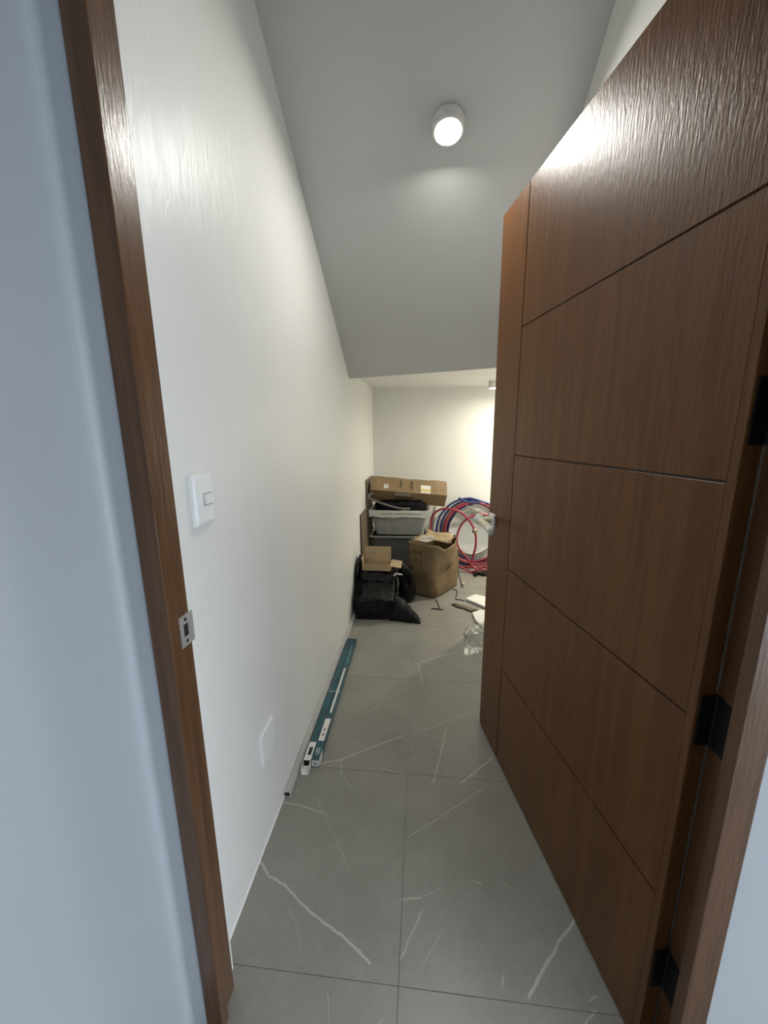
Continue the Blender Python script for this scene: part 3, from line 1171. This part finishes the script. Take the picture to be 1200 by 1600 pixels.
def on_carton(frac, z):
    i = int(frac * N) % N
    v = z / HT
    p = Vector(ctp(i, v, 1))
    a = Vector(ctp(i + 1, v, 1)) - Vector(ctp(i - 1, v, 1))
    a.z = 0
    a.normalize()
    nrm = Vector((a.y, -a.x, 0))
    if nrm.dot(Vector((p.x - cx_, p.y - cy_, 0))) < 0:
        nrm = -nrm
    return p, a, nrm


def print_on_carton(name, body, size, frac, z, tilt=0.0):
    p, a, nrm = on_carton(frac, z)
    up = Vector((0, 0, 1))
    right = up.cross(nrm)
    right = (right * math.cos(tilt) + up * math.sin(tilt))
    up2 = nrm.cross(right)
    m = frame_matrix(p + nrm * .009, right, up2)
    o = at(text_mesh(name, body, size, M['ink'], m, ct))
    bm = bmesh.new()
    bm.from_mesh(o.data)
    bmesh.ops.triangulate(bm, faces=bm.faces)
    bmesh.ops.subdivide_edges(bm, edges=[e for e in bm.edges if e.calc_length() > .006], cuts=3, use_grid_fill=True)
    bm.to_mesh(o.data)
    bm.free()
    sw_ = o.modifiers.new('wrap', 'SHRINKWRAP')
    sw_.target = carton_wall
    sw_.wrap_method = 'NEAREST_SURFACEPOINT'
    sw_.wrap_mode = 'ABOVE_SURFACE'
    sw_.offset = .004
    return o


print_on_carton('lettering', 'SEY', .075, .385, .255, .30)
for fz, s in (((.10, .352), '17+5'), ((.12, .29), '0 b'), ((.17, .18), '=')):
    print_on_carton('scribble', s, .060, fz[0], fz[1], -.05)

# ------------------------------------------------------------------ pipe coils against the back wall
def ring_pts(cx, cz, r, a0, a1, n, y_of_z, squeeze=1.0):
    out = []
    for k in range(n + 1):
        a = math.radians(a0 + (a1 - a0) * k / n)
        x, z = cx + r * squeeze * math.cos(a), cz + r * math.sin(a)
        out.append((x, y_of_z(z), z))
    return out


def lean(y0):
    return lambda z: y0 + .13 * max(z, 0) / .7


bc = tag(empty('blue_pipe_coil', (.45, 3.75, 0)), 'coil of blue plastic pipe standing against the back wall', 'pipe coil')
bpy.context.view_layer.update()
PR = .0105
pts = [(.355, 3.745, .700), (.401, 3.755, .672), (.452, 3.765, .655)]
specs = [(.47, .345, .325, 88, -250), (.485, .335, .300, 110, -260), (.50, .325, .268, 100, -262)]
blue = []
b1 = pts + ring_pts(.475, .345, .328, 78, -275, 40, lean(3.755))[2:]
b2 = ring_pts(.505, .340, .312, 85, -275, 44, lean(3.785))
b3 = ring_pts(.545, .325, .285, 85, -265, 44, lean(3.81))
tag_pts = spline(b1 + b2[2:] + b3[2:], 2)
for i, p in enumerate(tag_pts):
    tag_pts[i] = Vector((p.x, min(p.y, YB - PR - .002), max(p.z, PR)))
at(MB().tube(tag_pts, PR, 8).obj('pipe', M['blue'], bc, smooth=True))

rc = tag(empty('red_pipe_coil', (.48, 3.75, 0)), 'coil of red plastic pipe tangled with the blue coil at the back wall', 'pipe coil')
bpy.context.view_layer.update()
c1 = ring_pts(.505, .345, .292, 60, -285, 44, lean(3.735))
c2 = ring_pts(.53, .335, .30, 75, -290, 44, lean(3.715))
rp = spline(c1 + c2[2:], 2)
rp = [Vector((p.x, min(p.y, YB - PR - .002), max(p.z, PR))) for p in rp]
at(MB().tube(rp, PR, 8).obj('pipe', M['red'], rc, smooth=True))

rl = tag(empty('red_pipe_loop', (.45, 3.66, 0)), 'loose red pipe looping forward from the coil with a metal joint', 'pipe')
bpy.context.view_layer.update()
p1 = [(.088, 3.66, .22), (.086, 3.66, .42), (.10, 3.655, .535), (.155, 3.65, .592), (.232, 3.65, .612), (.343, 3.65, .588), (.424, 3.65, .528), (.48, 3.64, .454), (.505, 3.635, .399),
      (.52, 3.635, .323), (.518, 3.64, .225), (.498, 3.65, .123), (.49, 3.645, .05)]
at(MB().tube(spline(p1, 6), PR, 8).obj('pipe', M['red'], rl, smooth=True))
p2 = [(.635, 3.70, .545), (.541, 3.69, .551), (.453, 3.68, .519), (.385, 3.67, .455), (.343, 3.66, .347), (.35, 3.65, .247), (.396, 3.645, .171), (.453, 3.64, .105), (.495, 3.62, .045),
      (.56, 3.60, .020), (.66, 3.62, .012)]
at(MB().tube(spline(p2, 6), PR, 8).obj('pipe', M['red'], rl, smooth=True))
at(MB().lathe([(.001, -.027), (.015, -.023), (.025, -.010), (.025, .010), (.015, .023), (.001, .027)], 16,
              Matrix.Translation((.505, 3.635, .399))).obj('joint', M['brass'], rl, smooth=True))

for nm, lab, pl in (('red_pipe', 'red pipe lying flat on the floor in front of the coils', [(.25, 3.68, PR), (.34, 3.70, PR), (.44, 3.69, PR), (.56, 3.70, PR), (.70, 3.70, PR)]),
                    ('red_pipe', 'red pipe rising off the floor towards the right of the coils', [(.30, 3.60, .07), (.40, 3.575, .040), (.47, 3.555, .012), (.53, 3.555, .030), (.63, 3.57, .09), (.72, 3.60, .15)])):
    tag(MB().tube(spline(pl, 8), PR, 8).obj(nm, M['red'], smooth=True), lab, 'pipe', 'loose red pipes at the coils')

# white basin leaning behind the coils, and a white board beside it
ba = tag(empty('white_basin', (.50, 3.86, .33)), 'round white basin with a raised rim leaning behind the pipe coils', 'basin')
tilt = Matrix.Rotation(math.radians(90 - 10), 4, 'X')
pr = [(.001, -.022), (.12, -.020), (.18, -.004), (.205, .010), (.222, .014), (.222, .006), (.206, .002), (.182, -.012), (.122, -.028), (.001, -.030)]
MB().lathe(pr, 48, tilt).obj('bowl', M['basin'], ba, smooth=True)
MB().tube([tuple(tilt @ Vector((.222 * math.cos(a), .222 * math.sin(a), .010))) for a in [2 * math.pi * k / 60 for k in range(60)]], .009, 8, True).obj('rim', M['rim'], ba, smooth=True)
wb = MB()
vs = [(.085, 3.84, .001), (.27, 3.84, .001), (.245, 3.915, .50), (.14, 3.915, .60)]
vs2 = [(x, y - .010, z) for x, y, z in vs]
wb.add(vs + vs2, [(0, 1, 2, 3), (4, 7, 6, 5), (0, 4, 5, 1), (1, 5, 6, 2), (2, 6, 7, 3), (3, 7, 4, 0)])
tag(wb.obj('white_board', M['foam']), 'slanted white board leaning on the back wall left of the coils', 'board')

# ------------------------------------------------------------------ things on the floor
def flat(name, mat, poly, z0, z1, label, cat, bevel=.002, group=None):
    o = MB().prism(poly, z0, z1).obj(name, mat, bevel=bevel)
    return tag(o, label, cat, group)


flat('foam_board', M['foam'], [(.355, 2.925), (.447, 3.013), (.62, 2.90), (.50, 2.775)], .004, .022,
     'white foam board offcut on the floor, the one farther from the camera', 'board', group='white offcuts on the floor')
flat('foam_board', M['foam'], [(.381, 2.685), (.45, 2.736), (.60, 2.70), (.56, 2.50), (.414, 2.497), (.385, 2.58)], .004, .020,
     'white foam board offcut on the floor, nearest the clear plastic', 'board', group='white offcuts on the floor')
deb = [(.236, 2.84), (.272, 2.856), (.319, 2.824), (.35, 2.80), (.377, 2.776), (.43, 2.75), (.40, 2.728), (.366, 2.722), (.345, 2.745), (.314, 2.775), (.30, 2.772), (.267, 2.797)]
dbr = tag(empty('torn_cardboard', (.32, 2.78, 0)), 'dark torn strip of cardboard on the floor beside the white offcuts', 'cardboard')
bpy.context.view_layer.update()
at(MB().prism(deb, .001, .008).obj('sheet', M['rope'], dbr))
at(MB().prism([(x * .80 + .078, y * .80 + .5625) for x, y in deb], .008, .010).obj('top_layer', M['card_dark'], dbr))
for pl, lab, r in (([(.262, 3.13), (.289, 3.132), (.303, 3.106), (.298, 3.04), (.28, 2.95), (.314, 2.93), (.345, 2.912)], 'thin black cable kinked on the floor right of the torn carton', .0035),
                   ([(.114, 2.93), (.128, 2.88), (.136, 2.832), (.142, 2.765)], 'short black cable end running out from under the torn carton', .0035),
                   ([(.079, 2.738), (.100, 2.758), (.123, 2.752), (.148, 2.742), (.166, 2.748)], 'short crooked black cable scrap lying in front of the torn carton', .0045)):
    tag(MB().tube(spline([(x, y, r) for x, y in pl], 6), r, 8).obj('black_cable', M['rope'], smooth=True), lab, 'cable', 'black cables on the floor')
tag(MB().tube([(.355, 3.62, .004), (.356, 3.40, .004), (.353, 3.193, .004), (.366, 3.188, .004)], .004, 8).obj('thin_rod', M['rope']),
    'thin dark rod lying on the floor behind the torn carton', 'rod')
tag(crumple([(.365, 3.245, .010), (.374, 3.25, .012), (.383, 3.248, .010)], [.007, .009, .006], .003, 4).obj('white_scrap', M['paper'], smooth=True),
    'tiny white paper scrap beside the thin dark rod', 'scrap')


def clamp(ox, oy, rz, label):
    root = tag(empty('black_clamp', (ox, oy, 0), rz), label, 'clamp', 'black clamps on the floor')
    MB().obox((0, 0, .016), (.12, .026, .028), (0, 0, 0)).obj('handle', M['black_metal'], root, bevel=.005)
    MB().obox((.060, .034, .018), (.024, .085, .030), (0, 0, math.radians(-18))).obj('jaw', M['black_metal'], root, bevel=.004)
    MB().obox((-.030, -.030, .014), (.026, .060, .024), (0, 0, math.radians(28))).obj('jaw', M['black_metal'], root, bevel=.004)
    MB().tube([(.02, .012, .034), (.06, .05, .040)], .006, 8).obj('screw', M['black_metal'], root)


clamp(.545, 3.50, math.radians(-25), 'black clamp on the floor in front of the red pipes, nearer the carton')
clamp(.745, 3.50, math.radians(70), 'black clamp on the floor in front of the red pipes, half behind the door')


def crumpled_sheet(u, v):
    x = .262 + .16 * u + .04 * v
    y = 2.13 + .34 * v + .05 * u
    e = math.sin(math.pi * u) * math.sin(math.pi * v)
    p = Vector((x, y, 0))
    z = .006 + .055 * e * (0.6 + noise.noise(p * 12)) + .05 * abs(noise.noise(p * 28)) * (0.3 + e)
    d = noise.noise_vector(p * 18) * .02
    return (x + d.x, y + d.y, max(z, .003))


tag(MB().grid(crumpled_sheet, 26, 30).obj('clear_plastic', M['clear'], smooth=False),
    'crumpled clear plastic wrapping on the floor beside the door', 'plastic')
